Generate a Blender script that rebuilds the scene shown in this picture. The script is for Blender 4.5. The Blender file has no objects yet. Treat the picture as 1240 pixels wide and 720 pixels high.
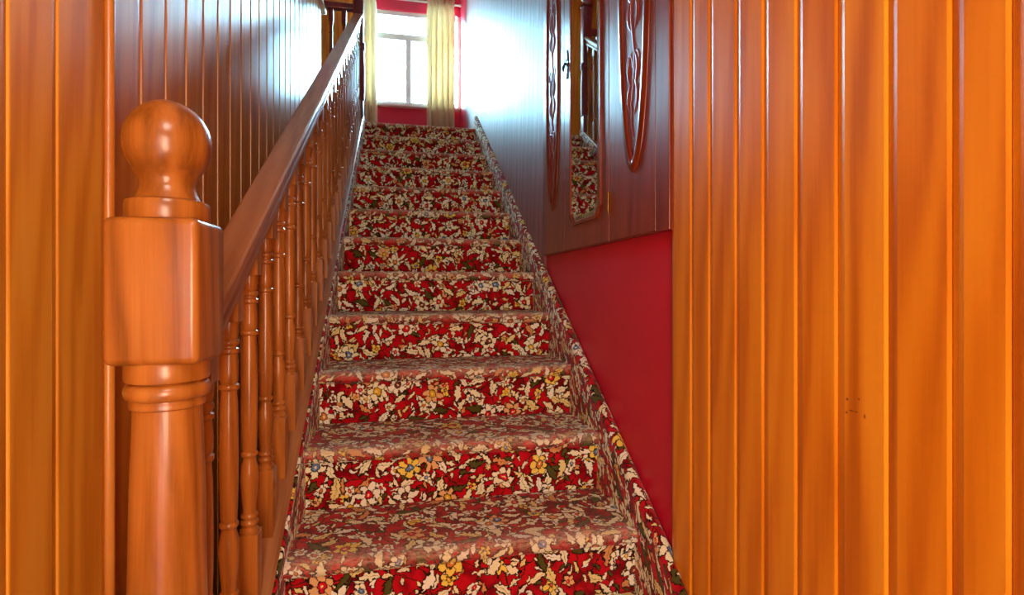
import bpy, bmesh, math, random
from mathutils import Vector, Matrix

random.seed(7)
sc = bpy.context.scene
col = sc.collection
PI = math.pi

# ------------------------------------------------------------------ camera
EYE = 1.394            # eye height above the hall floor
F_PX = 650.0           # focal length in pixels of the 1240 wide frame
YAW = 0.2085           # camera turned to the right of the stair axis
HOR = 347.0            # picture row of the horizon
cam_d = bpy.data.cameras.new('camera')
cam = bpy.data.objects.new('camera', cam_d)
col.objects.link(cam)
cam.location = (0, 0, EYE)
cam.rotation_euler = (PI / 2, 0, -YAW)
cam_d.sensor_fit = 'HORIZONTAL'
cam_d.sensor_width = 36.0
cam_d.lens = 36.0 * F_PX / 1240.0
cam_d.shift_y = (HOR - 360.0) / 1240.0
cam_d.clip_start = 0.02
sc.camera = cam

# ------------------------------------------------------------------ world / exposure
sc.view_settings.view_transform = 'Standard'
sc.view_settings.look = 'None'
sc.view_settings.gamma = 1.0
sc.view_settings.use_curve_mapping = False
sc.view_settings.exposure = 0.13
world = bpy.data.worlds.new('overcast_sky')
sc.world = world
world.use_nodes = True
bg = world.node_tree.nodes['Background']
bg.inputs['Color'].default_value = (0.36, 0.76, 1.0, 1)
bg.inputs['Strength'].default_value = 100.0

sc.cycles.use_denoising = True
sc.cycles.max_bounces = 10
sc.cycles.diffuse_bounces = 5
sc.cycles.glossy_bounces = 5
sc.cycles.sample_clamp_indirect = 6.0


def area(name, loc, rot, sx, sy, power, colr):
    l = bpy.data.lights.new(name, 'AREA')
    l.shape = 'RECTANGLE'
    l.size = sx
    l.size_y = sy
    l.energy = power
    l.color = colr
    o = bpy.data.objects.new(name, l)
    col.objects.link(o)
    o.location = loc
    o.rotation_euler = rot
    return o


# portal that guides sky light through the landing window
portal = area('window_portal', (0.14, 6.06, 3.9), (-PI / 2, 0, 0), 1.12, 1.06, 1, (1, 1, 1))
portal.data.cycles.is_portal = True
# portal for the amber glazed front door in the hall behind the camera
door_portal = area('door_portal', (0.05, -0.77, 1.35), (PI / 2, 0, 0), 0.44, 1.00, 1, (1, 1, 1))
door_portal.data.cycles.is_portal = True
# warm hall lamp on the ceiling behind the camera
area('hall_lamp_light', (0.05, -0.40, 2.47), (math.radians(28), 0, 0), 0.4, 0.4, 9, (1.0, 0.90, 0.76))

# ------------------------------------------------------------------ node helpers


class NT:
    def __init__(self, name):
        self.m = bpy.data.materials.new(name)
        self.m.use_nodes = True
        self.t = self.m.node_tree
        self.b = self.t.nodes['Principled BSDF']

    def n(self, kind, **kw):
        nd = self.t.nodes.new(kind)
        for k, v in kw.items():
            setattr(nd, k, v)
        return nd

    def put(self, sock, v):
        if isinstance(v, bpy.types.NodeSocket):
            self.t.links.new(v, sock)
        else:
            sock.default_value = v

    def math(self, op, a, b=0.0, c=0.0, clamp=False):
        nd = self.n('ShaderNodeMath', operation=op, use_clamp=clamp)
        self.put(nd.inputs[0], a)
        self.put(nd.inputs[1], b)
        if op in ('MULTIPLY_ADD', 'SMOOTH_MIN', 'SMOOTH_MAX'):
            self.put(nd.inputs[2], c)
        return nd.outputs[0]

    def vmath(self, op, a, b=(0, 0, 0)):
        nd = self.n('ShaderNodeVectorMath', operation=op)
        self.put(nd.inputs[0], a)
        self.put(nd.inputs[1], b)
        return nd.outputs[0]

    def mix(self, fac, a, b, blend='MIX'):
        nd = self.n('ShaderNodeMix', data_type='RGBA', blend_type=blend)
        self.put(nd.inputs[0], fac)
        self.put(nd.inputs[6], a)
        self.put(nd.inputs[7], b)
        return nd.outputs[2]

    def ramp(self, fac, stops, interp='LINEAR'):
        nd = self.n('ShaderNodeValToRGB')
        nd.color_ramp.interpolation = interp
        el = nd.color_ramp.elements
        while len(el) < len(stops):
            el.new(0.5)
        for e, (p, c) in zip(el, stops):
            e.position = p
            e.color = tuple(c) + (1,)
        self.put(nd.inputs[0], fac)
        return nd.outputs[0]

    def noise(self, vec, scale, detail=2.0, rough=0.5, dist=0.0):
        nd = self.n('ShaderNodeTexNoise')
        self.put(nd.inputs['Vector'], vec)
        nd.inputs['Scale'].default_value = scale
        nd.inputs['Detail'].default_value = detail
        nd.inputs['Roughness'].default_value = rough
        nd.inputs['Distortion'].default_value = dist
        return nd.outputs[0], nd.outputs[1]

    def mapping(self, vec, scale=(1, 1, 1), loc=(0, 0, 0), rot=(0, 0, 0)):
        nd = self.n('ShaderNodeMapping')
        self.put(nd.inputs['Vector'], vec)
        self.put(nd.inputs['Scale'], scale)
        self.put(nd.inputs['Location'], loc)
        self.put(nd.inputs['Rotation'], rot)
        return nd.outputs[0]

    def bump(self, h, strength=0.2, dist=0.01):
        nd = self.n('ShaderNodeBump')
        nd.inputs['Strength'].default_value = strength
        nd.inputs['Distance'].default_value = dist
        self.put(nd.inputs['Height'], h)
        self.put(self.b.inputs['Normal'], nd.outputs[0])

    def set(self, **kw):
        for k, v in kw.items():
            self.put(self.b.inputs[k.replace('_', ' ')], v)


def lin(r, g, b):
    def f(c):
        c /= 255.0
        return c / 12.92 if c <= 0.04045 else ((c + 0.055) / 1.055) ** 2.4
    return (f(r), f(g), f(b))


def wood(name, dark, mid, light, grain_axis='Z', rough=0.28, coat=0.0, fine=1.0, wave=0.35, bump=0.05, spec=0.5, knots=None):
    """varnished wood: stretched noise grain along one object axis, shifted per object"""
    m = NT(name)
    tc = m.n('ShaderNodeTexCoord').outputs['Object']
    rnd = m.n('ShaderNodeObjectInfo').outputs['Random']
    off = m.n('ShaderNodeCombineXYZ')
    m.put(off.inputs[0], m.math('MULTIPLY', rnd, 17.0))
    m.put(off.inputs[1], m.math('MULTIPLY', rnd, 31.0))
    m.put(off.inputs[2], m.math('MULTIPLY', rnd, 11.0))
    p = m.vmath('ADD', tc, off.outputs[0])
    if grain_axis == 'R':          # grain along the rake of the stairs
        p = m.mapping(p, rot=(-0.5651, 0, 0))
        grain_axis = 'Y'
    s = {'Z': (1, 1, 0.07), 'Y': (1, 0.07, 1), 'X': (0.07, 1, 1)}[grain_axis]
    pm = m.mapping(p, s)
    g1, _ = m.noise(pm, 16 * fine, 4, 0.6, 0.8)
    s2 = {'Z': (1, 1, 0.02), 'Y': (1, 0.02, 1), 'X': (0.02, 1, 1)}[grain_axis]
    g2, _ = m.noise(m.mapping(p, s2), 150 * fine, 2, 0.6)
    w = m.n('ShaderNodeTexWave', wave_type='BANDS', bands_direction='DIAGONAL')
    m.put(w.inputs['Vector'], m.mapping(p, {'Z': (1, 1, 0.10), 'Y': (1, 0.1, 1), 'X': (0.1, 1, 1)}[grain_axis]))
    w.inputs['Scale'].default_value = 9.0 * fine
    w.inputs['Distortion'].default_value = 7.0
    w.inputs['Detail'].default_value = 2.0
    w.inputs['Detail Scale'].default_value = 1.2
    f = m.math('ADD', m.math('MULTIPLY', g1, 1.0 - wave), m.math('MULTIPLY', w.outputs['Fac'], wave))
    f = m.math('ADD', m.math('MULTIPLY', f, 0.8), m.math('MULTIPLY', g2, 0.2))
    f = m.math('ADD', f, m.math('MULTIPLY', m.math('SUBTRACT', rnd, 0.5), 0.14))
    c = m.ramp(f, [(0.28, dark), (0.5, mid), (0.72, light)])
    if knots:
        geo = m.n('ShaderNodeNewGeometry').outputs['Position']
        for (ky, kz, ry, rz) in knots:
            d = m.vmath('MULTIPLY', m.vmath('SUBTRACT', geo, (0, ky, kz)), (0, 1 / ry, 1 / rz))
            ln = m.n('ShaderNodeVectorMath', operation='LENGTH')
            m.put(ln.inputs[0], d)
            k = m.math('SUBTRACT', 1.45, ln.outputs['Value'], clamp=True)
            c = m.mix(m.math('MULTIPLY', k, 0.9, clamp=True), c, tuple(x * 0.12 for x in dark) + (1,))
    m.set(Base_Color=c, Roughness=rough, Coat_Weight=coat, Coat_Roughness=0.3)
    m.b.inputs['Specular IOR Level'].default_value = spec
    hn, _ = m.noise(m.mapping(p, {'Z': (1, 1, 0.3), 'Y': (1, 0.3, 1), 'X': (0.3, 1, 1)}[grain_axis]), 22, 3, 0.6)
    m.bump(m.math('ADD', m.math('MULTIPLY', g2, 0.35), hn), bump, 0.01)
    return m.m


def plain(name, c, rough=0.5, metal=0.0, mott=0.0, scale=4.0, spec=0.5, bump=0.0):
    m = NT(name)
    if mott or bump:
        tc = m.n('ShaderNodeTexCoord').outputs['Object']
        f, _ = m.noise(tc, scale, 4, 0.6)
    if mott:
        m.set(Base_Color=m.ramp(f, [(0.3, tuple(x * (1 - mott) for x in c)), (0.7, tuple(min(1, x * (1 + mott)) for x in c))]))
    else:
        m.b.inputs['Base Color'].default_value = tuple(c) + (1,)
    if bump:
        g, _ = m.noise(tc, 90, 2, 0.5)
        m.bump(g, bump, 0.005)
    m.set(Roughness=rough, Metallic=metal)
    m.b.inputs['Specular IOR Level'].default_value = spec
    return m.m


def carpet_material():
    """woven floral carpet: red ground, cream and yellow flowers, dark outlined leaves; uv in metres"""
    m = NT('floral_carpet')
    uv = m.n('ShaderNodeUVMap')
    uv.uv_map = 'UVMap'
    base = uv.outputs[0]
    _, jn = m.noise(base, 140, 1, 0.5)
    _, jn2 = m.noise(base, 22, 1, 0.5)
    jit = m.vmath('MULTIPLY', m.vmath('SUBTRACT', jn, (0.5, 0.5, 0.5)), (0.011, 0.011, 0))
    jit2 = m.vmath('MULTIPLY', m.vmath('SUBTRACT', jn2, (0.5, 0.5, 0.5)), (0.030, 0.030, 0))
    p = m.vmath('MULTIPLY', m.vmath('ADD', m.vmath('ADD', base, jit), jit2), (1.04, 1.04, 1))

    red1, red2 = lin(196, 16, 32), lin(128, 6, 20)
    blob, _ = m.noise(base, 17, 2, 0.5)
    c = m.ramp(blob, [(0.36, red2), (0.55, red1)])
    dark = lin(38, 22, 12) + (1,)

    def layer(c, scale, off, fn, rnd=0.85):
        v = m.n('ShaderNodeTexVoronoi', voronoi_dimensions='2D', feature='F1')
        pv = m.vmath('ADD', p, off)
        m.put(v.inputs['Vector'], pv)
        v.inputs['Scale'].default_value = scale
        v.inputs['Randomness'].default_value = rnd
        d = m.vmath('SUBTRACT', pv, v.outputs['Position'])
        s = m.n('ShaderNodeSeparateXYZ')
        m.put(s.inputs[0], d)
        q = m.n('ShaderNodeSeparateColor')
        m.put(q.inputs[0], v.outputs['Color'])
        a = m.math('MULTIPLY', q.outputs[0], 2 * PI)
        ca, sa = m.math('COSINE', a), m.math('SINE', a)
        X = m.math('ADD', m.math('MULTIPLY', s.outputs[0], ca), m.math('MULTIPLY', s.outputs[1], sa))
        Y = m.math('SUBTRACT', m.math('MULTIPLY', s.outputs[1], ca), m.math('MULTIPLY', s.outputs[0], sa))
        return fn(c, X, Y, q.outputs[1], q.outputs[2])

    def mask(d, edge, soft):     # 1 where d < edge
        return m.math('DIVIDE', m.math('SUBTRACT', edge, d), soft, clamp=True)

    cream = [(0.0, lin(246, 246, 208)), (0.40, lin(250, 252, 232)), (0.60, lin(240, 226, 150)), (0.72, lin(250, 246, 196)),
             (0.82, lin(84, 84, 36)), (0.93, lin(222, 160, 100))]

    def leaf(length, width, outl):
        def fn(c, X, Y, r1, r2):
            bend = m.math('MULTIPLY', m.math('MULTIPLY', X, X), 7.0)
            Yb = m.math('ABSOLUTE', m.math('SUBTRACT', Y, bend))
            t = m.math('DIVIDE', X, length)
            w = m.math('MULTIPLY', m.math('SUBTRACT', 1.0, m.math('MULTIPLY', t, t)), width)
            d = m.math('SUBTRACT', Yb, w)
            # short crosswise lobes make the leaf edge ragged
            d = m.math('ADD', d, m.math('MULTIPLY', m.math('SINE', m.math('MULTIPLY', X, 420.0)), width * 0.16))
            c = m.mix(mask(d, outl, 0.0015), c, dark)
            cc = m.ramp(r2, cream, 'CONSTANT')
            c = m.mix(mask(d, 0.0, 0.0015), c, cc)
            rib = m.math('MULTIPLY', mask(Yb, width * 0.10, 0.001), m.math('GREATER_THAN', r1, 0.45))
            rib = m.math('MULTIPLY', rib, mask(d, -width * 0.35, 0.002))
            return m.mix(rib, c, lin(84, 70, 26) + (1,))
        return fn

    def flower(R, n, outl):
        def fn(c, X, Y, r1, r2):
            r = m.math('SQRT', m.math('ADD', m.math('MULTIPLY', X, X), m.math('MULTIPLY', Y, Y)))
            ph = m.math('ARCTAN2', Y, X)
            lob = m.math('ABSOLUTE', m.math('COSINE', m.math('MULTIPLY', ph, n / 2.0)))
            wob, _ = m.noise(p, 34, 1, 0.5)
            Ro = m.math('MULTIPLY', m.math('ADD', m.math('ADD', m.math('MULTIPLY', lob, 0.45), 0.12), m.math('MULTIPLY', wob, 0.85)), R)
            d = m.math('SUBTRACT', r, Ro)
            c = m.mix(mask(d, outl, 0.0015), c, dark)
            petal = m.ramp(r2, [(0.0, lin(248, 250, 214)), (0.45, lin(248, 224, 100)), (0.6, lin(250, 252, 230)), (0.88, lin(236, 190, 130))], 'CONSTANT')
            c = m.mix(mask(d, 0.0, 0.0015), c, petal)
            # dark gaps between the petals
            gap = m.math('MULTIPLY', mask(lob, 0.20, 0.05), m.math('GREATER_THAN', r, R * 0.34))
            c = m.mix(m.math('MULTIPLY', gap, mask(d, 0.0, 0.0015)), c, lin(110, 70, 30) + (1,))
            c = m.mix(mask(r, R * 0.42, 0.0015), c, dark)
            eye = m.ramp(r1, [(0.0, lin(214, 28, 46)), (0.3, lin(216, 130, 60)), (0.5, lin(100, 138, 190)), (0.66, lin(236, 190, 40)), (0.84, lin(120, 60, 50))], 'CONSTANT')
            c = m.mix(mask(r, R * 0.33, 0.0015), c, eye)
            return m.mix(mask(r, R * 0.12, 0.0015), c, lin(250, 236, 170) + (1,))
        return fn

    # thin dark tendrils running between the flowers
    vt = m.n('ShaderNodeTexVoronoi', voronoi_dimensions='2D', feature='DISTANCE_TO_EDGE')
    m.put(vt.inputs['Vector'], m.vmath('ADD', p, (2.2, 6.6, 0)))
    vt.inputs['Scale'].default_value = 17.0
    c = m.mix(mask(vt.outputs['Distance'], 0.04, 0.02), c, lin(46, 34, 16) + (1,))
    c = layer(c, 25, (9.1, 4.2, 0), leaf(0.012, 0.0045, 0.003), 1.0)
    c = layer(c, 21, (3.1, 1.7, 0), leaf(0.017, 0.0062, 0.0034), 1.0)
    c = layer(c, 13.5, (7.3, 2.9, 0), leaf(0.029, 0.0095, 0.0038), 1.0)
    c = layer(c, 11, (4.4, 8.1, 0), flower(0.019, 5, 0.0036), 1.0)
    c = layer(c, 11, (1.3, 5.7, 0), leaf(0.033, 0.0115, 0.0042), 1.0)
    c = layer(c, 6.0, (0.4, 0.9, 0), flower(0.036, 6, 0.0045), 1.0)
    pile, _ = m.noise(base, 420, 2, 0.6)
    pile2, _ = m.noise(base, 60, 2, 0.6)
    c = m.mix(0.35, c, m.mix(1.0, c, m.ramp(pile, [(0.3, (0.45, 0.42, 0.4)), (0.65, (1.1, 1.1, 1.1))]), 'MULTIPLY'))
    # pale light line along the nosings, painted into the carpet colour
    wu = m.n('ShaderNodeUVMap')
    wu.uv_map = 'NoseLight'
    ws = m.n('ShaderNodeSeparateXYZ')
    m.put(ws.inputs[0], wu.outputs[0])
    speckle, _ = m.noise(m.mapping(base, (0.5, 1, 1)), 130, 3, 0.7)
    wf = m.math('MULTIPLY', ws.outputs[0], m.ramp(speckle, [(0.34, (0.1, 0.1, 0.1)), (0.62, (0.75, 0.75, 0.75))]))
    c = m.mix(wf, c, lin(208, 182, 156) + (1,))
    m.set(Base_Color=c, Roughness=0.95)
    m.b.inputs['Specular IOR Level'].default_value = 0.08
    m.b.inputs['Sheen Weight'].default_value = 0.16
    m.b.inputs['Sheen Roughness'].default_value = 0.35
    m.bump(m.math('ADD', pile, m.math('MULTIPLY', pile2, 0.8)), 0.6, 0.004)
    return m.m


M = {}
M['pine'] = wood('varnished_pine', lin(190, 108, 14), lin(212, 132, 22), lin(222, 148, 32), rough=0.38, wave=0.3, bump=0.035, coat=0.05, spec=0.35)
M['pine_near'] = wood('varnished_pine_hall', lin(214, 138, 34), lin(234, 162, 48), lin(240, 176, 66), rough=0.5, wave=0.35, bump=0.05, coat=0.0, spec=0.25)
M['pine_left'] = wood('varnished_pine_stair', lin(186, 108, 34), lin(210, 134, 46), lin(222, 150, 58), rough=0.31, wave=0.25, bump=0.05, coat=0.0, spec=1.0)
M['oak'] = wood('turned_hardwood', lin(122, 70, 22), lin(160, 98, 36), lin(182, 118, 50), rough=0.24, wave=0.2, fine=1.5, bump=0.03, coat=0.2)
M['rail'] = wood('handrail_hardwood', lin(128, 82, 46), lin(156, 106, 64), lin(176, 126, 80), grain_axis='R', rough=0.24, wave=0.15, fine=1.5, bump=0.03, coat=0.35)
M['mahogany'] = wood('wardrobe_mahogany', lin(104, 34, 18), lin(134, 52, 30), lin(152, 68, 42), rough=0.30, wave=0.15, fine=1.2, bump=0.06, coat=0.3)
M['panel'] = wood('smooth_brown_panel', lin(110, 48, 44), lin(136, 64, 56), lin(152, 80, 70), rough=0.47, wave=0.4, fine=0.8, bump=0.35, coat=0.0, spec=0.65)
M['moulding'] = wood('oval_moulding_wood', lin(92, 26, 8), lin(120, 42, 14), lin(138, 56, 22), rough=0.2, wave=0.1, bump=0.02, coat=0.4)
M['dark'] = wood('dark_red_stained_wood', lin(84, 26, 20), lin(108, 40, 32), lin(124, 54, 42), rough=0.25, wave=0.1, bump=0.03, coat=0.3)
M['groove'] = wood('groove_backing', lin(130, 56, 8), lin(150, 70, 12), lin(160, 80, 18), rough=0.5, wave=0.1)
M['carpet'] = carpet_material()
M['red'] = plain('crimson_wall_paint', lin(200, 22, 56), 0.42, mott=0.06, spec=0.4, bump=0.03)
M['ceil'] = plain('ceiling_paint', lin(232, 222, 205), 0.8, mott=0.02)
M['upvc'] = plain('white_window_frame', lin(244, 246, 246), 0.3, mott=0.01)
_t = M['upvc'].node_tree            # slight translucency added so the backlit frame glows white
_tr = _t.nodes.new('ShaderNodeBsdfTranslucent')
_mx = _t.nodes.new('ShaderNodeMixShader')
_mx.inputs[0].default_value = 0.012
_t.links.new(_t.nodes['Principled BSDF'].outputs[0], _mx.inputs[1])
_t.links.new(_tr.outputs[0], _mx.inputs[2])
_t.links.new(_mx.outputs[0], _t.nodes['Material Output'].inputs[0])
M['brass'] = plain('aged_brass', lin(150, 110, 50), 0.3, 1.0, mott=0.1, scale=60)
M['chrome'] = plain('bevelled_mirror_edge', lin(225, 232, 235), 0.08, 1.0, mott=0.02)
M['mirror'] = plain('mirror_glass', (0.86, 0.88, 0.88), 0.015, 1.0, mott=0.01)
M['cap'] = plain('pale_painted_cap', lin(236, 232, 220), 0.35, mott=0.02)
M['lampglass'] = plain('opal_lamp_glass', lin(250, 240, 220), 0.3, mott=0.01)
M['floorwood'] = wood('hall_floor_boards', lin(90, 48, 22), lin(122, 70, 34), lin(140, 86, 46), grain_axis='Y', rough=0.4)


def curtain_material():
    m = NT('cream_curtain_cloth')
    tc = m.n('ShaderNodeTexCoord').outputs['Object']
    f, _ = m.noise(m.mapping(tc, (1, 1, 0.2)), 12, 3, 0.5)
    c = m.ramp(f, [(0.3, lin(228, 208, 176)), (0.7, lin(244, 230, 204))])
    m.set(Base_Color=c, Roughness=0.85)
    tr = m.n('ShaderNodeBsdfTranslucent')
    m.put(tr.inputs['Color'], c)
    mx = m.n('ShaderNodeMixShader')
    mx.inputs[0].default_value = 0.34
    m.t.links.new(m.b.outputs[0], mx.inputs[1])
    m.t.links.new(tr.outputs[0], mx.inputs[2])
    m.t.links.new(mx.outputs[0], m.t.nodes['Material Output'].inputs[0])
    return m.m


def glass_material(name='clear_window_glass', tint=(1, 1, 1)):
    m = NT(name)
    tr = m.n('ShaderNodeBsdfTransparent')
    tr.inputs['Color'].default_value = tuple(tint) + (1,)
    gl = m.n('ShaderNodeBsdfGlossy')
    gl.inputs['Roughness'].default_value = 0.02
    fr = m.n('ShaderNodeFresnel')
    fr.inputs['IOR'].default_value = 1.35
    mx = m.n('ShaderNodeMixShader')
    m.t.links.new(fr.outputs[0], mx.inputs[0])
    m.t.links.new(tr.outputs[0], mx.inputs[1])
    m.t.links.new(gl.outputs[0], mx.inputs[2])
    m.t.links.new(mx.outputs[0], m.t.nodes['Material Output'].inputs[0])
    return m.m


M['curtain'] = curtain_material()
M['glass'] = glass_material()
M['amber'] = glass_material('amber_door_glass', (0.80, 0.43, 0.31))  # tint added to warm the daylight entering behind the camera

# ------------------------------------------------------------------ mesh helpers


class MB:
    def __init__(self):
        self.v, self.f, self.uv, self.uv2 = [], [], {}, {}

    def face(self, pts, uvs=None, nose_light=None):
        b = len(self.v)
        self.v += [tuple(p) for p in pts]
        self.f.append(tuple(range(b, b + len(pts))))
        if uvs:
            self.uv[len(self.f) - 1] = uvs
        if nose_light:
            self.uv2[len(self.f) - 1] = nose_light

    def box(self, x0, x1, y0, y1, z0, z1):
        b = len(self.v)
        self.v += [(x, y, z) for z in (z0, z1) for y in (y0, y1) for x in (x0, x1)]
        for q in ((0, 2, 3, 1), (4, 5, 7, 6), (0, 1, 5, 4), (2, 6, 7, 3), (0, 4, 6, 2), (1, 3, 7, 5)):
            self.f.append(tuple(b + i for i in q))

    def prism(self, poly, a, bvec):
        """poly: list of 3d points; swept from +a to +b offsets, capped"""
        b = len(self.v)
        n = len(poly)
        A, B = Vector(a), Vector(bvec)
        self.v += [tuple(Vector(p) + A) for p in poly] + [tuple(Vector(p) + B) for p in poly]
        for i in range(n):
            j = (i + 1) % n
            self.f.append((b + i, b + j, b + n + j, b + n + i))
        self.f.append(tuple(b + i for i in reversed(range(n))))
        self.f.append(tuple(b + n + i for i in range(n)))

    def lathe(self, prof, seg=24, cx=0, cy=0):
        """prof: (radius, z) from bottom to top"""
        b = len(self.v)
        for r, z in prof:
            for i in range(seg):
                a = 2 * PI * i / seg
                self.v.append((cx + r * math.cos(a), cy + r * math.sin(a), z))
        for k in range(len(prof) - 1):
            for i in range(seg):
                j = (i + 1) % seg
                self.f.append((b + k * seg + i, b + k * seg + j, b + (k + 1) * seg + j, b + (k + 1) * seg + i))
        self.f.append(tuple(b + i for i in reversed(range(seg))))
        self.f.append(tuple(b + (len(prof) - 1) * seg + i for i in range(seg)))

    def tube(self, pts, rad, seg=8):
        pts = [Vector(p) for p in pts]
        b = len(self.v)
        n = len(pts)
        ref = Vector((1, 0, 0))
        for k, p in enumerate(pts):
            t = (pts[min(k + 1, n - 1)] - pts[max(k - 1, 0)]).normalized()
            u = t.cross(ref)
            u = u.normalized() if u.length > 1e-5 else Vector((0, 1, 0))
            w = t.cross(u)
            r = rad[k] if isinstance(rad, (list, tuple)) else rad
            for i in range(seg):
                a = 2 * PI * i / seg
                self.v.append(tuple(p + u * (r * math.cos(a)) + w * (r * math.sin(a))))
        for k in range(n - 1):
            for i in range(seg):
                j = (i + 1) % seg
                self.f.append((b + k * seg + i, b + k * seg + j, b + (k + 1) * seg + j, b + (k + 1) * seg + i))
        self.f.append(tuple(b + i for i in reversed(range(seg))))
        self.f.append(tuple(b + (n - 1) * seg + i for i in range(seg)))

    def mesh(self, name, mat, smooth=None, bevel=None):
        me = bpy.data.meshes.new(name)
        me.from_pydata(self.v, [], self.f)
        if self.uv:
            ul = me.uv_layers.new(name='UVMap')
            for fi, uvs in self.uv.items():
                for li, u in zip(me.polygons[fi].loop_indices, uvs):
                    ul.data[li].uv = u
        if self.uv2:
            ul = me.uv_layers.new(name='NoseLight')
            for fi, uvs in self.uv2.items():
                for li, u in zip(me.polygons[fi].loop_indices, uvs):
                    ul.data[li].uv = u
        bm = bmesh.new()
        bm.from_mesh(me)
        if bevel:
            es = [e for e in bm.edges if len(e.link_faces) == 2 and e.calc_face_angle(0) > 0.6]
            bmesh.ops.bevel(bm, geom=es, offset=bevel[0], segments=bevel[1], profile=0.5, affect='EDGES')
        if self.uv:
            bmesh.ops.remove_doubles(bm, verts=bm.verts, dist=1e-5)
        bmesh.ops.recalc_face_normals(bm, faces=bm.faces)
        bm.to_mesh(me)
        bm.free()
        me.materials.append(mat)
        if smooth is not None:
            for p in me.polygons:
                p.use_smooth = True
            me.set_sharp_from_angle(angle=math.radians(smooth))
        return me

    def build(self, name, mat, parent=None, smooth=None, bevel=None):
        return link(name, self.mesh(name, mat, smooth, bevel), parent)


def link(name, me, parent=None, loc=None):
    o = bpy.data.objects.new(name, me)
    col.objects.link(o)
    if parent is not None:
        o.parent = parent
    if loc is not None:
        o.location = loc
    return o


def empty(name, loc=(0, 0, 0)):
    o = bpy.data.objects.new(name, None)
    col.objects.link(o)
    o.location = loc
    o.empty_display_size = 0.1
    return o


def tag(o, label=None, cat=None, group=None, kind=None):
    for k, v in (('label', label), ('category', cat), ('group', group), ('kind', kind)):
        if v:
            o[k] = v
    return o


def struct(o, label, cat):
    return tag(o, label, cat, kind='structure')


def tan_of(px):
    return math.tan(math.atan((px - 620.0) / F_PX) + YAW)


# ------------------------------------------------------------------ main dimensions
G, R = 0.2895, 0.1835            # going and rise of a step
Y1, Z1 = 1.362, EYE - 0.664      # nose of the step numbered 1
KS = list(range(-2, 13))         # 15 risers, the last one reaches the landing
XL, XR = -0.272, 0.642           # carpeted width between the strings
SLOPE = R / G
def nose_y(k): return Y1 + (k - 1) * G
def nose_z(k): return Z1 + (k - 1) * R
def pitch(y): return Z1 + (y - Y1) * SLOPE     # height of the nosing line
Z_LAND = nose_z(12)
Y_LAND = nose_y(12)
XW = 0.68                        # red wall on the right
XP = 0.665                       # face of panelling, wardrobe and brown panel
XWL = -0.60                      # face of the boarded wall on the left
Y_END = 6.0                      # window wall
Z_CEIL = 4.78
Z_CAP = EYE + 2.2                # pale cap of the left boarding
Y_BACK = -0.80
YWL, YWR = 2.42, XP / tan_of(812)      # wardrobe, far and near edge

# ------------------------------------------------------------------ setting
mb = MB(); mb.box(-2.2, 1.2, Y_BACK - .1, 6.2, -0.12, 0.0)
struct(mb.build('floor', M['floorwood']), 'dark wooden hall floor below the carpeted stairs', 'floor')

mb = MB(); mb.box(-2.2, 1.2, Y_BACK, 1.0, 2.55, 2.75); mb.box(-2.2, 1.2, 0.9, 6.2, Z_CEIL, Z_CEIL + 0.1); mb.box(-2.2, 1.2, 0.9, 1.0, 2.75, Z_CEIL)
struct(mb.build('ceiling', M['ceil']), 'pale plaster ceiling over the hall and stairwell', 'ceiling')

mb = MB()
mb.box(-0.62, -0.40, Y_BACK - 0.1, Y_BACK, 0, 2.55); mb.box(0.50, 0.68, Y_BACK - 0.1, Y_BACK, 0, 2.55); mb.box(-0.40, 0.50, Y_BACK - 0.1, Y_BACK, 2.1, 2.55)
struct(mb.build('wall_back', M['ceil']), 'plain pale wall closing the hall opposite the stairs', 'wall')

fd = empty('door_1', (0.05, Y_BACK, 0))
struct(fd, 'unseen wooden front door behind the viewer, amber pane added for warm light', 'door')
m = MB()
for a in ((-.44, -.22, 0, 2.09), (.22, .44, 0, 2.09), (-.22, .22, 0, .85), (-.22, .22, 1.85, 2.09)):
    m.box(a[0], a[1], -.05, -.01, a[2], a[3])
m.build('door_leaf', M['dark'], fd)
m = MB(); m.box(-.22, .22, -.034, -.028, .85, 1.85)
m.build('pane', M['amber'], fd)
# landing
mb = MB(); mb.box(-2.0, XW, Y_LAND + 0.03, 6.1, Z_LAND - 0.22, Z_LAND - 0.004)
struct(mb.build('floor_landing', M['dark']), 'upstairs landing floor at the head of the stairs', 'floor')

mb = MB(); mb.box(-2.0, XW, Y_LAND + 0.05, Y_LAND + 0.15, 0.0, Z_LAND - 0.22)
struct(mb.build('wall_under_landing', M['groove']), 'wooden wall under the landing behind the stairs', 'wall')
# right wall: crimson plaster
mb = MB(); mb.box(XW, XW + 0.12, Y_BACK, Y_END + 0.1, 0, Z_CEIL)
wr = struct(mb.build('wall_right', M['red']), 'crimson painted wall beside the stairs under the wardrobe', 'wall')

# boards with chamfered edges
def board_mesh(name, w, h, th, ch, mat, dep=None, flip=False):
    """board standing along Z, its face towards -X, its width along Y centred; origin at the bottom"""
    dep = ch if dep is None else dep
    h2 = w / 2
    # narrow steep arris on the near edge, wide shallow bevel on the far edge
    poly = [(0, -h2 + 0.0035, 0), (0.0012, -h2 + 0.0014, 0), (dep, -h2 + 0.0008, 0), (th, -h2 + 0.0008, 0), (th, h2 - 0.0008, 0), (dep, h2 - 0.0008, 0), (0, h2 - ch, 0)]
    if flip:
        poly = [(x, -y, z) for x, y, z in poly]
    m = MB()
    m.prism(poly, (0, 0, 0), (0, 0, h))
    return m.mesh(name, mat)


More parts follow.
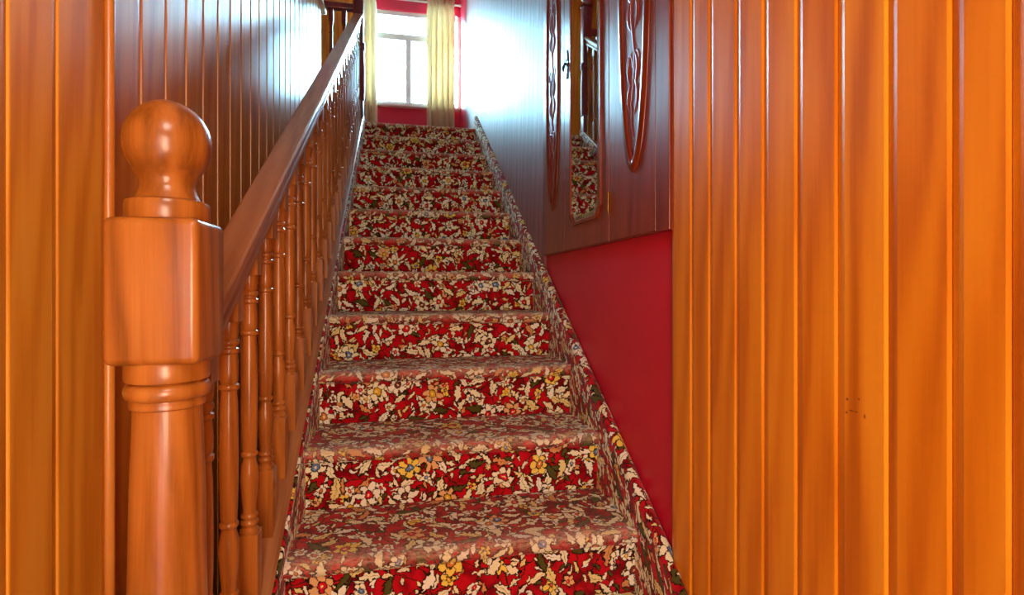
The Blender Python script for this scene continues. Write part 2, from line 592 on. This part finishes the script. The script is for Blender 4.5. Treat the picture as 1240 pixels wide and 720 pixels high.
def board_run(parent, x_face, edges, z0, z1, th, ch, mat, sign=1, special=None, dep=None):
    cache = {}
    for i in range(len(edges) - 1):
        a, b = sorted(edges[i:i + 2])
        w = round(b - a, 4)
        mt = (special or {}).get(i, mat)
        key = (w, mt.name)
        if key not in cache:
            cache[key] = board_mesh('board', w, z1 - z0, th, ch, mt, dep, sign < 0)
        o = link('board', cache[key], parent, (x_face, (a + b) / 2, z0))
        if sign < 0:
            o.rotation_euler = (0, 0, PI)


edges_r = [XP / tan_of(x) for x in (812, 836, 858, 890, 923, 963, 1012, 1073, 1150, 1222)]
while edges_r[-1] > -1.0:
    edges_r.append(edges_r[-1] - 0.083)
wp = empty('wall_right_panelling', (0, 0, 0))
struct(wp, 'upright varnished orange pine boarding on the wall right of the stairs', 'wall')
i_k = 6
M['pine_knot'] = wood('knotty_pine', lin(178, 100, 14), lin(214, 136, 24), lin(226, 154, 36), rough=0.38, wave=0.6, fine=0.6, bump=0.035, coat=0.05, spec=0.35,
    knots=[(XP / tan_of(px), EYE - (py - HOR) / F_PX * (XP / tan_of(px) * math.cos(YAW) + XP * math.sin(YAW)), ry, rz)
           for px, py, ry, rz in ((1026, 483, .0020, .0020), (1040, 483, .0014, .0015), (1025, 499, .0018, .0018), (1031, 497, .0050, .0009), (1037, 498.5, .0024, .0009), (1047, 504, .0014, .0032))])
board_run(wp, XP, edges_r, 0.0, 2.55, 0.014, 0.017, M['pine'], special={i_k: M['pine_knot']}, dep=0.0045)

# left wall: boards below a pale cap, crimson above
mb = MB(); mb.box(XWL - 0.12, XWL - 0.013, Y_BACK, Y_LAND, 0, Z_CAP); 
wl = struct(mb.build('wall_left', M['groove']), 'long boarded wall behind the balustrade with grooved varnished boards', 'wall')
BL = 0.139
e0 = -XWL / -tan_of(135)
edges_l = [e0 + i * BL for i in range(int((Y_LAND - e0) / BL) + 1)]
board_run(wl, XWL, edges_l, 0.0, Z_CAP, 0.013, 0.020, M['pine_left'], sign=-1, dep=0.0035)
mb = MB(); mb.box(XWL - 0.12, XWL - 0.02, 1.0, Y_LAND, Z_CAP + 0.03, Z_CEIL)
struct(mb.build('wall_left_upper', M['red']), 'crimson wall above the pale cap of the left boarding', 'wall')
mb = MB(); mb.box(XWL - 0.12, XWL + 0.03, 1.0, Y_LAND + 0.02, Z_CAP, Z_CAP + 0.03)
struct(mb.build('trim_1', M['cap'], bevel=(0.006, 2)), 'pale cap rail along the top of the left boarding', 'trim')

# hall side of the left wall, standing a little proud
wh = empty('wall_left_hall', (0, 0, 0))
struct(wh, 'wide yellow pine boards of the hall wall beside the newel post', 'wall')
XH = -0.575
edges_h = [XH / tan_of(128), XH / tan_of(70), XH / tan_of(10)]
edges_h = [abs(e) for e in edges_h]
while edges_h[-1] > -1.0:
    edges_h.append(edges_h[-1] - 0.135)
board_run(wh, XH, edges_h, 0.0, 2.55, 0.025, 0.016, M['pine_near'], sign=-1, dep=0.003)
mb = MB(); mb.tube([(XH + 0.0, edges_h[0] + 0.012, 0), (XH + 0.0, edges_h[0] + 0.012, 2.55)], 0.011, 10)
struct(mb.build('trim_2', M['pine_left'], smooth=40), 'slim upright bead where the hall boards end', 'trim')

# landing walls
OX0, OX1, OZ0, OZ1 = -0.42, 0.676, EYE + 1.985, EYE + 3.02
mb = MB()
mb.box(-2.1, OX0, Y_END, Y_END + 0.12, Z_LAND - 0.3, Z_CEIL)
mb.box(OX1, XW + 0.12, Y_END, Y_END + 0.12, Z_LAND - 0.3, Z_CEIL)
mb.box(OX0, OX1, Y_END, Y_END + 0.12, Z_LAND - 0.3, OZ0)
mb.box(OX0, OX1, Y_END, Y_END + 0.12, OZ1, Z_CEIL)
struct(mb.build('wall_far', M['red']), 'crimson wall around the bright landing window', 'wall')
mb = MB(); mb.box(-2.1, -2.0, Y_LAND - 1.0, Y_END, Z_LAND - 0.3, Z_CEIL)
struct(mb.build('wall_landing', M['dark']), 'dark wood wall at the far side of the landing', 'wall')
mb = MB(); mb.box(-2.1, XWL - 0.12, Y_LAND - 0.1, Y_LAND, Z_LAND - 1.0, Z_LAND); mb.box(-2.1, XWL - 0.12, Y_LAND - 1.0, Y_LAND - 0.9, Z_LAND, Z_CEIL); mb.box(-2.1, XWL - .12, Y_LAND - 1.0, Y_LAND, Z_LAND - 0.1, Z_LAND)
struct(mb.build('wall_landing_rear', M['red']), 'crimson wall closing the landing behind the upper balusters', 'wall')

mb = MB(); mb.box(-2.0, -0.46, Y_END - 0.02, Y_END - 0.001, Z_LAND, Z_CEIL)
struct(mb.build('trim_3', M['pine']), 'orange pine boarding on the landing wall left of the window', 'trim')
# window
win = empty('window_1', (0.12, Y_END, OZ0))
struct(win, 'bright white framed window above the landing between cream curtains', 'window')
def wb(name, x0, x1, z0, z1, y0=6.02, y1=6.08, mat='upvc', bv=(0.006, 2)):
    m = MB(); m.box(x0 - 0.12, x1 - 0.12, y0 - Y_END, y1 - Y_END, z0 - OZ0, z1 - OZ0)
    return m.build(name, M[mat], win, bevel=bv)
fm = MB()
for a in ((OX0, OX0 + .05, OZ0, OZ1), (OX1 - .03, OX1, OZ0, OZ1), (OX0 + .05, OX1 - .05, OZ0, OZ0 + .045), (OX0 + .05, OX1 - .05, OZ1 - .05, OZ1)):
    fm.box(a[0] - .12, a[1] - .12, .02, .08, a[2] - OZ0, a[3] - OZ0)
fm.build('frame', M['upvc'], win)
ZT = EYE + 2.74
XM = 0.108
wb('transom', OX0 + .05, OX1 - .05, ZT - .035, ZT + .035, 6.015, 6.085)
wb('mullion', XM - .03, XM + .03, OZ0 + .045, ZT - .035, 6.015, 6.085)
wb('pane', OX0 + .05, XM - .03, OZ0 + .045, ZT - .035, 6.048, 6.052, 'glass', None)
wb('pane', XM + .03, OX1 - .05, OZ0 + .045, ZT - .035, 6.048, 6.052, 'glass', None)
wb('pane', OX0 + .05, OX1 - .05, ZT + .035, OZ1 - .05, 6.048, 6.052, 'glass', None)
wb('window_sill', OX0 - .02, OX1 - .002, OZ0 - .03, OZ0, 5.94, 6.02)

# ------------------------------------------------------------------ staircase
stair = empty('staircase', (0.185, nose_y(-2), 0))
tag(stair, 'straight flight of stairs covered in red floral carpet', 'stairs')
stair_inv = Matrix.Translation(-Vector(stair.location))
def local(o, root):
    o.location = Vector(o.location) - Vector(root.location)
    return o

NR = 0.021        # nose radius
OV = 0.022        # nose overhang in front of the riser
vacc = 0.0
def carpet_strip(profile, v0, nose_light=None):
    """profile: list of (y, z) seen from the side, swept in x, uv along the length; returns mesh builder and end v"""
    m = MB()
    nx = 6
    v = v0
    for q, ((ya, za), (yb, zb)) in enumerate(zip(profile[:-1], profile[1:])):
        d = math.hypot(yb - ya, zb - za)
        w = None
        if nose_light:
            w = [(nose_light[q], 0), (nose_light[q], 0), (nose_light[q + 1], 0), (nose_light[q + 1], 0)]
        for i in range(nx):
            xa = XL + (XR - XL) * i / nx
            xb = XL + (XR - XL) * (i + 1) / nx
            m.face([(xa, ya, za), (xb, ya, za), (xb, yb, zb), (xa, yb, zb)], [(xa, v), (xb, v), (xb, v + d), (xa, v + d)], w)
        v += d
    return m, v

for k in KS:
    yn, zn = nose_y(k), nose_z(k)
    zlow = max(0.0, nose_z(k - 1)) if k > KS[0] else 0.0
    yr = yn + OV
    # riser: from the tread below up to the nose, slightly puffy carpet
    prof = [(yr + 0.02, zlow + 0.0), (yr + 0.003, zlow + 0.002), (yr, zlow + 0.014)]
    prof += [(yr - 0.002, zlow + (zn - zlow) * t) for t in (0.35, 0.6)] + [(yr, zn - 2 * NR)]
    m, vacc = carpet_strip(prof, vacc)
    local(m.build('riser', M['carpet'], stair, smooth=60), stair)
    # tread: bullnose then flat to the next riser
    prof = [(yr, zn - 2 * NR)]
    for i in range(7):
        a = -PI / 2 - PI * i / 6
        prof.append((yn + NR + NR * math.cos(a), zn - NR + NR * math.sin(a)))
    yend = nose_y(k + 1) + OV + 0.02 if k < 12 else Y_END
    prof += [(yn + 0.06, zn + 0.0006), (yn + 0.15, zn), (yend, zn)]
    m, vacc = carpet_strip(prof, vacc, [0, 0, 0, .1, .4, .8, 1, .8, .3, .06, .02])  # last list: strength of the painted light line over the bullnose
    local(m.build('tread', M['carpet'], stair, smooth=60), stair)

# wall string on the right, carpeted, rounded top following the nosing line
def string_carpet(name, x_in, x_out, up, down, y0, y1, x_front=None):
    """a raking board dressed in carpet; x_front keeps it in front of the panelling at the foot of the stairs"""
    def cx(x, y):
        return min(x, x_front) if x_front is not None and y < YWR else x
    ys = sorted(set([y0 + (y1 - y0) * i / 14 for i in range(15)] + ([] if x_front is None else [YWR - .004, YWR + .004])))
    prof = [(x_in, -down)]
    r = abs(x_out - x_in) / 2
    prof.append((x_in, up - r))
    xc = (x_in + x_out) / 2
    for i in range(1, 6):
        a = PI * i / 6
        prof.append((xc + (x_in - xc) * math.cos(a), up - r + r * math.sin(a)))
    prof += [(x_out, up - r), (x_out, -down)]
    m = MB()
    L = math.hypot(1, SLOPE)
    for ya, yb in zip(ys[:-1], ys[1:]):
        u = 0.0
        for (xa, ha), (xb, hb) in zip(prof[:-1], prof[1:]):
            d = math.hypot(xb - xa, hb - ha)
            q = [(cx(xa, ya), ya, max(0, pitch(ya) + ha)), (cx(xb, ya), ya, max(0, pitch(ya) + hb)), (cx(xb, yb), yb, max(0, pitch(yb) + hb)), (cx(xa, yb), yb, max(0, pitch(yb) + ha))]
            m.face(q, [(u + 3.3, ya * L), (u + d + 3.3, ya * L), (u + d + 3.3, yb * L), (u + 3.3, yb * L)])
            u += d
    for ya in (y0, y1):
        m.face([(cx(x, ya), ya, max(0, pitch(ya) + h)) for x, h in prof], [(x + 3.3, h) for x, h in prof])
    return local(m.build(name, M['carpet'], stair, smooth=50), stair)

string_carpet('wall_string', XR - 0.002, XW - 0.001, 0.085, 0.26, nose_y(-2) - 0.05, Y_LAND + 0.06, XP - 0.001)
string_carpet('inner_string', XL + 0.004, XL - 0.006, 0.030, 0.26, nose_y(-2) - 0.05, Y_LAND + 0.02)

# wooden outer string with cap under the balusters
def rake_prism(name, poly, y0, y1, mat, root, bevel=None, smooth=None):
    """poly: (x, height above the nosing line) swept along the pitch"""
    m = MB()
    a = [(x, y0, pitch(y0) + h) for x, h in poly]
    n = len(poly)
    m.v = a + [(x, y1, pitch(y1) + h) for x, h in poly]
    for i in range(n):
        j = (i + 1) % n
        m.f.append((i, j, n + j, n + i))
    m.f.append(tuple(reversed(range(n))))
    m.f.append(tuple(range(n, 2 * n)))
    return local(m.build(name, M[mat], root, bevel=bevel, smooth=smooth), root)

XB = -0.318      # centre line of the balustrade
YN0, YN1 = 0.785, 0.900        # lower newel, front and back face
rake_prism('outer_string', [(XB - 0.022, -0.27), (XL - 0.006, -0.27), (XL - 0.006, 0.022), (XB - 0.022, 0.022)], YN1 - 0.02, Y_LAND + 0.02, 'rail', stair)
CAP = 0.042
rake_prism('string_cap', [(XB - 0.042, 0.020), (XL - 0.004, 0.020), (XL - 0.004, 0.034), (XL - 0.010, CAP), (XB - 0.036, CAP), (XB - 0.042, 0.034)], YN1 - 0.02, Y_LAND + 0.02, 'rail', stair)

# ------------------------------------------------------------------ balustrade
bal = empty('balustrade', (XB, (YN0 + YN1) / 2, 0))
tag(bal, 'varnished turned wooden balustrade with ball topped newel post along the stairs', 'balustrade')

def newel(xc, yc, zb, zblock0, zblock1, ball, hb, matname, base=None):
    """one turned newel: shaft mesh with its block, rings and ball as sub-parts; local to the balustrade"""
    L = Vector(bal.location)
    m = MB()
    H = zblock0 - zb
    prof = [(0.049, 0.0), (0.050, H * 0.35), (0.0495, H * 0.55), (0.046, H * 0.8), (0.0425, H - 0.075), (0.0425, H - 0.060)]
    m.lathe(prof, 40)
    s = link('newel_post', m.mesh('newel_post', M[matname], 40), bal, Vector((xc, yc, zb)) - L)
    m = MB()
    pr = [(0.043, -0.064), (0.0465, -0.062), (0.047, -0.056), (0.045, -0.053)]
    for i in range(9):
        a = -PI / 2 + PI * i / 8
        pr.append((0.045 + 0.0085 * math.cos(a), -0.040 + 0.0115 * math.sin(a)))
    pr += [(0.046, -0.0275), (0.0515, -0.0255), (0.0525, -0.022), (0.0525, -0.002), (0.051, 0.001)]
    m.lathe(pr, 40)
    link('turned_ring', m.mesh('turned_ring', M[matname], 40), s, (0, 0, H))
    m = MB(); m.box(-hb, hb, -hb, hb, 0, zblock1 - zblock0)
    link('square_block', m.mesh('square_block', M[matname], 45, (0.010, 3)), s, (0, 0, H))
    if ball:
        m = MB()
        z = zblock1 - zb
        pr = [(0.0510, 0.0), (0.0520, 0.002), (0.0520, 0.022), (0.0505, 0.026), (0.046, 0.028), (0.040, 0.030), (0.0375, 0.036), (0.0345, 0.044), (0.0335, 0.051), (0.0345, 0.057)]
        zc, rv, rh = 0.109, 0.0605, 0.0545
        a0 = math.acos(0.0375 / rh)
        for i in range(21):
            a = -a0 + (PI / 2 + a0) * i / 20
            pr.append((max(0.0004, rh * math.cos(a)), zc + rv * math.sin(a)))
        m.lathe(pr, 48)
        link('ball_finial', m.mesh('ball_finial', M[matname], 30), s, (0, 0, z))
    if base:
        m = MB(); m.box(-hb, hb, -hb, hb, 0, base)
        link('square_base', m.mesh('square_base', M[matname], 45, (0.006, 2)), s, (0, 0, -base))
    return s

newel(XB, (YN0 + YN1) / 2, 0.42, EYE - 0.104, EYE + 0.092, True, 0.0575, 'oak', 0.42)
YT = Y_LAND - 0.02
newel(XB, YT, Z_LAND + 0.16, Z_LAND + 0.62, Z_LAND + 1.12, True, 0.040, 'dark', 0.46)

# handrail: moulded section swept along the pitch
HR = 0.885     # rail top above the nosing line
hw = 0.034
sec = [(-hw + .006, HR), (hw - .006, HR), (hw - .0015, HR - .003), (hw, HR - .009), (hw, HR - .020), (hw - .003, HR - .026), (hw - .010, HR - .032), (hw - .014, HR - .040),
       (hw - .013, HR - .052), (hw - .009, HR - .058), (hw - .009, HR - .070), (hw - .013, HR - .074)]
sec = sec + [(-x, h) for x, h in reversed(sec[2:])] + [(-hw + .0015, HR - .003)]
# remove the duplicated first mirrored points
seen, sec2 = set(), []
for x, h in sec:
    key = (round(x, 5), round(h, 5))
    if key not in seen:
        seen.add(key); sec2.append((x + XB, h))
rake_prism('handrail', sec2, YN1 - 0.012, YT - 0.03, 'rail', bal, smooth=28)

# turned baluster: all share one mesh; length from cap to rail underside
BH = HR - 0.074 - CAP
SQ = 0.021
def baluster_mesh(matname, H):
    m = MB()
    dz = SQ * SLOPE
    b = len(m.v)
    zb = 0.150       # square foot, its lower end cut to the rake
    zt = H - 0.060
    def sq(z, tilt, s=SQ):
        return [(-s, -s, z - tilt), (s, -s, z - tilt), (s, s, z + tilt), (-s, s, z + tilt)]
    for (za, ta), (zc, tc_) in (((0.0, dz), (zb, 0)), ((zt, 0), (H, dz))):
        b = len(m.v)
        m.v += sq(za, ta) + sq(zc, tc_)
        for i in range(4):
            j = (i + 1) % 4
            m.f.append((b + i, b + j, b + 4 + j, b + 4 + i))
        m.f.append((b + 3, b + 2, b + 1, b)); m.f.append((b + 4, b + 5, b + 6, b + 7))
    def bead(z, r, rb, h=0.0065):
        return [(rb, z - h), (r - .001, z - h * .6), (r, z), (r - .001, z + h * .6), (rb, z + h)]
    pr = [(0.0195, zb - 0.001), (0.0195, zb + .006), (0.014, zb + .012)]
    pr += bead(zb + .022, .0185, .0145) + bead(zb + .036, .0175, .0135)
    pr += [(0.0135, zb + .052), (0.0165, zb + .085), (0.0185, zb + .115), (0.0175, zb + .140), (0.0130, zb + .160)]
    pr += bead(zb + .170, .0175, .0135) + [(0.0150, zb + .182)]
    pr += [(0.0168, zb + .25), (0.0172, (zb + zt) / 2 + .03), (0.0160, zt - .160), (0.0140, zt - .140)]
    pr += bead(zt - .125, .0190, .0145) + [(.0165, zt - .112), (.0172, zt - .095), (.0155, zt - .072)]
    pr += bead(zt - .056, .0190, .0145) + bead(zt - .040, .0185, .0145) + [(.0165, zt - .026), (.0175, zt - .012), (.0185, zt + .001)]
    m.lathe(pr, 14)
    return m.mesh('baluster', M[matname], 35)

bme = baluster_mesh('oak', BH)
SP = G / 2
yb = YN1 + 0.075
while yb < YT - 0.07:
    link('baluster', bme, bal, Vector((XB, yb, pitch(yb) + CAP)) - Vector(bal.location))
    yb += SP

# landing return of the balustrade, running from the top newel to the boarded wall
LR = Z_LAND + 0.93
m = MB(); m.box(XWL + 0.0, XB - 0.03, YT - 0.03, YT + 0.03, LR - 0.05, LR)
o = m.build('landing_rail', M['dark'], bal, bevel=(0.008, 2)); local(o, bal)
m = MB(); m.box(XWL + 0.0, XB - 0.03, YT - 0.03, YT + 0.03, Z_LAND - 0.01, Z_LAND + 0.03)
o = m.build('landing_bottom_rail', M['dark'], bal, bevel=(0.006, 2)); local(o, bal)
m = MB(); zb_ = 0.10; H_ = LR - 0.05 - Z_LAND - 0.03
m.box(-.018, .018, -.018, .018, 0, .14); m.box(-.018, .018, -.018, .018, H_ - .10, H_)
m.lathe([(.017, .139), (.012, .15), (.017, .16), (.012, .17), (.016, .24), (.012, .29), (.017, .30), (.013, .31), (.015, .5), (.012, H_ - .2), (.017, H_ - .19), (.012, H_ - .18), (.012, H_ - .13), (.017, H_ - .12), (.016, H_ - .099)], 12)
bme2 = m.mesh('baluster', M['dark'], 35)
for xb in (XWL + 0.07, XWL + 0.17):
    link('baluster', bme2, bal, Vector((xb, YT, Z_LAND + 0.03)) - Vector(bal.location))

# ------------------------------------------------------------------ brown panel beside the wardrobe
mb = MB()
yA, yB = YWL + 0.004, 5.35
zA, zB = pitch(yA) + 0.075, pitch(Y_LAND) + 0.075
yM = Y_LAND + 0.06
poly = [(XP + .002, yA, zA), (XP + .002, Y_LAND, zB), (XP + .002, yM, pitch(yM) + .07), (XP + .002, yM, Z_LAND + .01), (XP + .002, yB, Z_LAND + .01), (XP + .002, yB, Z_CEIL - .01), (XP + .002, yA, Z_CEIL - .01)]
mb.prism(poly, (0, 0, 0), (XW - XP - .003, 0, 0))
struct(mb.build('wall_right_panel', M['panel']), 'smooth glossy brown wood panel between the wardrobe and the landing window', 'wall')

# ------------------------------------------------------------------ built-in wardrobe front
WZ0, WZ1 = EYE + 0.143, EYE + 1.98
ward = empty('wardrobe', (XP, (YWL + YWR) / 2, WZ0))
tag(ward, 'dark mahogany wardrobe above the stairs with long mirror and carved ovals', 'wardrobe')
W0 = Vector(ward.location)
def wpart(name, m, mat, parent=None, **kw):
    o = m.build(name, M[mat], parent or ward, **kw)
    if parent is None:
        o.location = -W0
    return o
XF = XP - 0.003       # general face
# carcass behind the doors
m = MB(); m.box(XF + .004, XW - .001, YWR + .001, YWL, WZ0, WZ1)
wpart('carcass', m, 'mahogany')
# near side stile
m = MB(); m.box(XF, XF + .006, YWR + .002, 1.304, WZ0, WZ1)
wpart('side_stile', m, 'mahogany', bevel=(0.002, 2))

def oval_ring(yc, zc, ry, rz, prof, seg=72):
    """prof: (outward offset in the plane, height towards -x)"""
    m = MB()
    n = len(prof)
    for i in range(seg):
        a = 2 * PI * i / seg
        cy, cz = ry * math.cos(a), rz * math.sin(a)
        nrm = Vector((math.cos(a) / ry, math.sin(a) / rz)).normalized()
        for d, h in prof:
            m.v.append((XF - h, yc + cy + nrm[0] * d, zc + cz + nrm[1] * d))
    for i in range(seg):
        j = (i + 1) % seg
        for k in range(n - 1):
            m.f.append((i * n + k, i * n + k + 1, j * n + k + 1, j * n + k))
    return m

OZC, ORZ, ORY = EYE + 0.332 + 0.60, 0.585, 0.092
def door(name, ya, yb, yc):
    m = MB(); m.box(XF, XF + .0045, ya, yb, WZ0 + .004, WZ1 - .004)
    d = wpart(name, m, 'mahogany', bevel=(0.0015, 2))
    if yc is None:
        return d
    # bulged moulding around the oval
    pr = [(-.020, 0.0), (-.0195, .002), (-.016, .005), (-.010, .007), (-.002, .0075), (.005, .006), (.010, .0035), (.0135, .0035), (.0155, .002), (.016, 0.0)]
    r = oval_ring(yc, OZC, ORY, ORZ, pr)
    wpart('oval_moulding', r, 'moulding', d, smooth=50)
    f = MB()
    seg = 48
    pts = [(XF - .0008, yc + (ORY - .021) * math.cos(2 * PI * i / seg), OZC + (ORZ - .021) * math.sin(2 * PI * i / seg)) for i in range(seg)]
    f.prism(pts, (0, 0, 0), (0.002, 0, 0))
    wpart('oval_panel', f, 'mahogany', d)
    # carved foliage: a stem with scrolls and long leaves
    c = MB()
    h = XF - .004
    def P(t, y): return (h, yc + y, OZC + t)
    stem = [P(-.50 + .05 * i, .012 * math.sin(i * 1.1)) for i in range(21)]
    c.tube(stem, [.0035 + .002 * math.sin(PI * i / 20) for i in range(21)], 8)
    for sgn in (-1, 1):
        for zc0, s in ((-.30, -1), (-.02, 1), (.26, -1)):
            sp = []
            for i in range(20):
                a = i * 0.42
                rr = .030 * (1 - i / 24)
                sp.append(P(zc0 * sgn * (1 if sgn > 0 else -1) + rr * math.sin(a) * 1.6, sgn * .024 + s * sgn * rr * math.cos(a) * .8))
            c.tube(sp, [.0045 - .00012 * i for i in range(20)], 8)
        for zc0 in (-.44, -.36, -.20, -.12, .08, .16, .36, .44):
            lf = [P(zc0 + .012 * i, sgn * (.006 + .026 * math.sin(PI * i / 9))) for i in range(10)]
            c.tube(lf, [.0012 + .007 * math.sin(PI * i / 9) for i in range(10)], 8)
    c.v = [(XF - .001 + (x - h) * .55, y, z) for x, y, z in c.v]
    wpart('carving', c, 'mahogany', d, smooth=60)
    return d

door('door', 2.102, YWL - .002, 2.268)
door('door', 1.306, 1.622, 1.440)
YM0, YM1 = 1.626, 2.098
cdoor = door('mirror_door', YM0, YM1, None)
# mirror with a wide bevel and clipped lower corners
ym0, ym1, zm0, zm1 = 1.700, 2.005, EYE + 0.246, WZ1 - .10
def mirror_outline(g):
    cpx = 0.04
    a, b, c, d = ym0 + g, ym1 - g, zm0 + g, zm1 - g
    return [(a + cpx, c), (b - cpx, c), (b, c + cpx), (b, d - cpx), (b - cpx, d), (a + cpx, d), (a, d - cpx), (a, c + cpx)]
inn = mirror_outline(0.018)
out = mirror_outline(0.0)
m = MB(); m.prism([(XF - .0045, y, z) for y, z in inn], (0, 0, 0), (.003, 0, 0))
wpart('mirror', m, 'mirror', cdoor)
m = MB()
n = len(inn)
m.v = [(XF - .0044, y, z) for y, z in inn] + [(XF - .0012, y, z) for y, z in out]
m.f = [(i, (i + 1) % n, n + (i + 1) % n, n + i) for i in range(n)]
wpart('mirror_bevel', m, 'chrome', cdoor)
m = MB()
fr = mirror_outline(-0.012)
for i in range(n):
    j = (i + 1) % n
    q = [(XF - .001, *out[i]), (XF - .001, *out[j]), (XF - .001, *fr[j]), (XF - .001, *fr[i])]
    m.prism(q, (-.005, 0, 0), (.001, 0, 0))
wpart('mirror_surround', m, 'moulding', cdoor)
# pierced brass escutcheon with a drop handle
m = MB()
ye, ze = 2.060, EYE + (HOR - 78) / F_PX * (2.06 * math.cos(YAW) + XP * math.sin(YAW))
for a, b, r in ((-.05, 0, .008), (-.033, 0, .011), (0, 0, .013), (.033, 0, .011), (.05, 0, .008), (0, .016, .008), (0, -.016, .008), (.02, .010, .006), (.02, -.010, .006), (-.02, .010, .006), (-.02, -.010, .006)):
    pts = [(XF - .001, ye + b + r * math.cos(t * PI / 5), ze + a + r * math.sin(t * PI / 5)) for t in range(10)]
    m.prism(pts, (-.003, 0, 0), (.001, 0, 0))
m.box(XF - .003, XF, ye - .004, ye + .004, ze - .05, ze + .05)
m.tube([(XF - .012, ye - .012, ze), (XF - .016, ye - .012, ze - .018), (XF - .016, ye, ze - .028), (XF - .016, ye + .012, ze - .018), (XF - .012, ye + .012, ze)], .0028, 8)
m.tube([(XF, ye, ze), (XF - .016, ye, ze)], .005, 10)
M['iron'] = plain('dark_bronze', lin(60, 44, 34), 0.35, 0.9, mott=0.1, scale=50)
wpart('drop_handle', m, 'iron', cdoor, smooth=40)
for zc in (EYE + .27, EYE + 1.7):
    m = MB(); m.tube([(XF - .003, YM0 - .002, zc - .035), (XF - .003, YM0 - .002, zc + .035)], .0038, 10)
    wpart('hinge', m, 'brass', cdoor, smooth=40)

# ------------------------------------------------------------------ curtains and rod
ZR = EYE + 3.09
YC = 5.87
def curtain(name, x0, x1, folds, label, phase=0.0):
    nx, nz = folds * 14, 26
    zt, zbm = ZR + 0.035, Z_LAND + 0.012
    m = MB()
    rnd = random.Random(folds)
    jig = [rnd.uniform(-.5, .5) for _ in range(folds + 2)]
    for r in range(nz + 1):
        t = r / nz
        z = zt + (zbm - zt) * t
        gather = 1.0 - 0.10 * math.exp(-((z - (ZR - .05)) / .05) ** 2) - 0.05 * t * (1 - t)
        amp = 0.016 + 0.040 * min(1, t * 3.5)
        if z > ZR - .03:
            amp = 0.016
        for c in range(nx + 1):
            u = c / nx
            fi = u * folds
            xx = (x0 + x1) / 2 + (u - .5) * (x1 - x0) * gather + 0.010 * math.sin(fi * 2.1 + t * 2.3) * t
            sharp = math.sin(2 * PI * fi + phase + jig[int(fi)] * t)
            yy = YC + amp * (sharp + 0.28 * math.sin(4 * PI * fi + 1.3 * jig[int(fi)] + t)) * (0.8 + 0.4 * jig[int(fi)] * (1 if int(fi) % 2 else -1))
            m.v.append((xx - (x0 + x1) / 2, yy - YC, z - zbm))
    for r in range(nz):
        for c in range(nx):
            a = r * (nx + 1) + c
            m.f.append((a, a + 1, a + nx + 2, a + nx + 1))
    root = empty('curtain', ((x0 + x1) / 2, YC, zbm))
    o = m.build('drape', M['curtain'], root, smooth=70)
    md = o.modifiers.new('thickness', 'SOLIDIFY'); md.thickness = 0.003
    # pleated heading tape: stitched pinch pleats
    for q in range(folds):
        mm = MB()
        xc_ = (q + .5) / folds * (x1 - x0) * .9 - (x1 - x0) * .45
        zz = ZR - zbm
        mm.tube([(xc_, -.012, zz + .03), (xc_, -.030, zz + .012), (xc_, -.034, zz - .02), (xc_, -.020, zz - .06)], [.006, .011, .010, .004], 8)
        mm.build('pleat', M['curtain'], root, smooth=60)
    tag(root, label, 'curtain')
    return root

X = lambda px, y: y * tan_of(px)
curtain('curtain', X(516, YC), X(551, YC), 5, 'full cream curtain with pinch pleats hanging next to the brown panel wall')
curtain('curtain', X(441, YC) - .10, X(456, YC), 3, 'slim cream curtain partly hidden behind the dark top newel post', 1.0)
m = MB(); m.tube([(-.55, 0, 0), (.56, 0, 0)], .011, 12)
rod = m.build('rod', M['cap'], None, smooth=40)
root = empty('curtain_rod', (0.1, YC + .048, ZR + .012)); rod.parent = root
for xx in (-.56, .565):
    m = MB(); m.lathe([(.004, -.016), (.014, -.010), (.017, 0), (.014, .010), (.004, .016)], 12)
    e = m.build('end_knob', M['cap'], root, smooth=50); e.location = (xx, 0, 0); e.rotation_euler = (0, PI / 2, 0)
for xx in (-.48, .50):
    m = MB(); m.box(xx - .006, xx + .006, .0, Y_END - YC - .048, -.006, .006)
    m.build('bracket', M['cap'], root)
tag(root, 'thin pale curtain rod spanning above the landing window', 'curtain rod')

# ------------------------------------------------------------------ hall ceiling lamp
lamp = empty('ceiling_lamp', (0.05, -0.40, 2.55))
m = MB(); m.lathe([(.10, -.03), (.12, -.02), (.12, 0.0)], 24); m.build('lamp_base', M['brass'], lamp, smooth=40)
tag(lamp, 'round brass ceiling lamp in the hall', 'lamp')
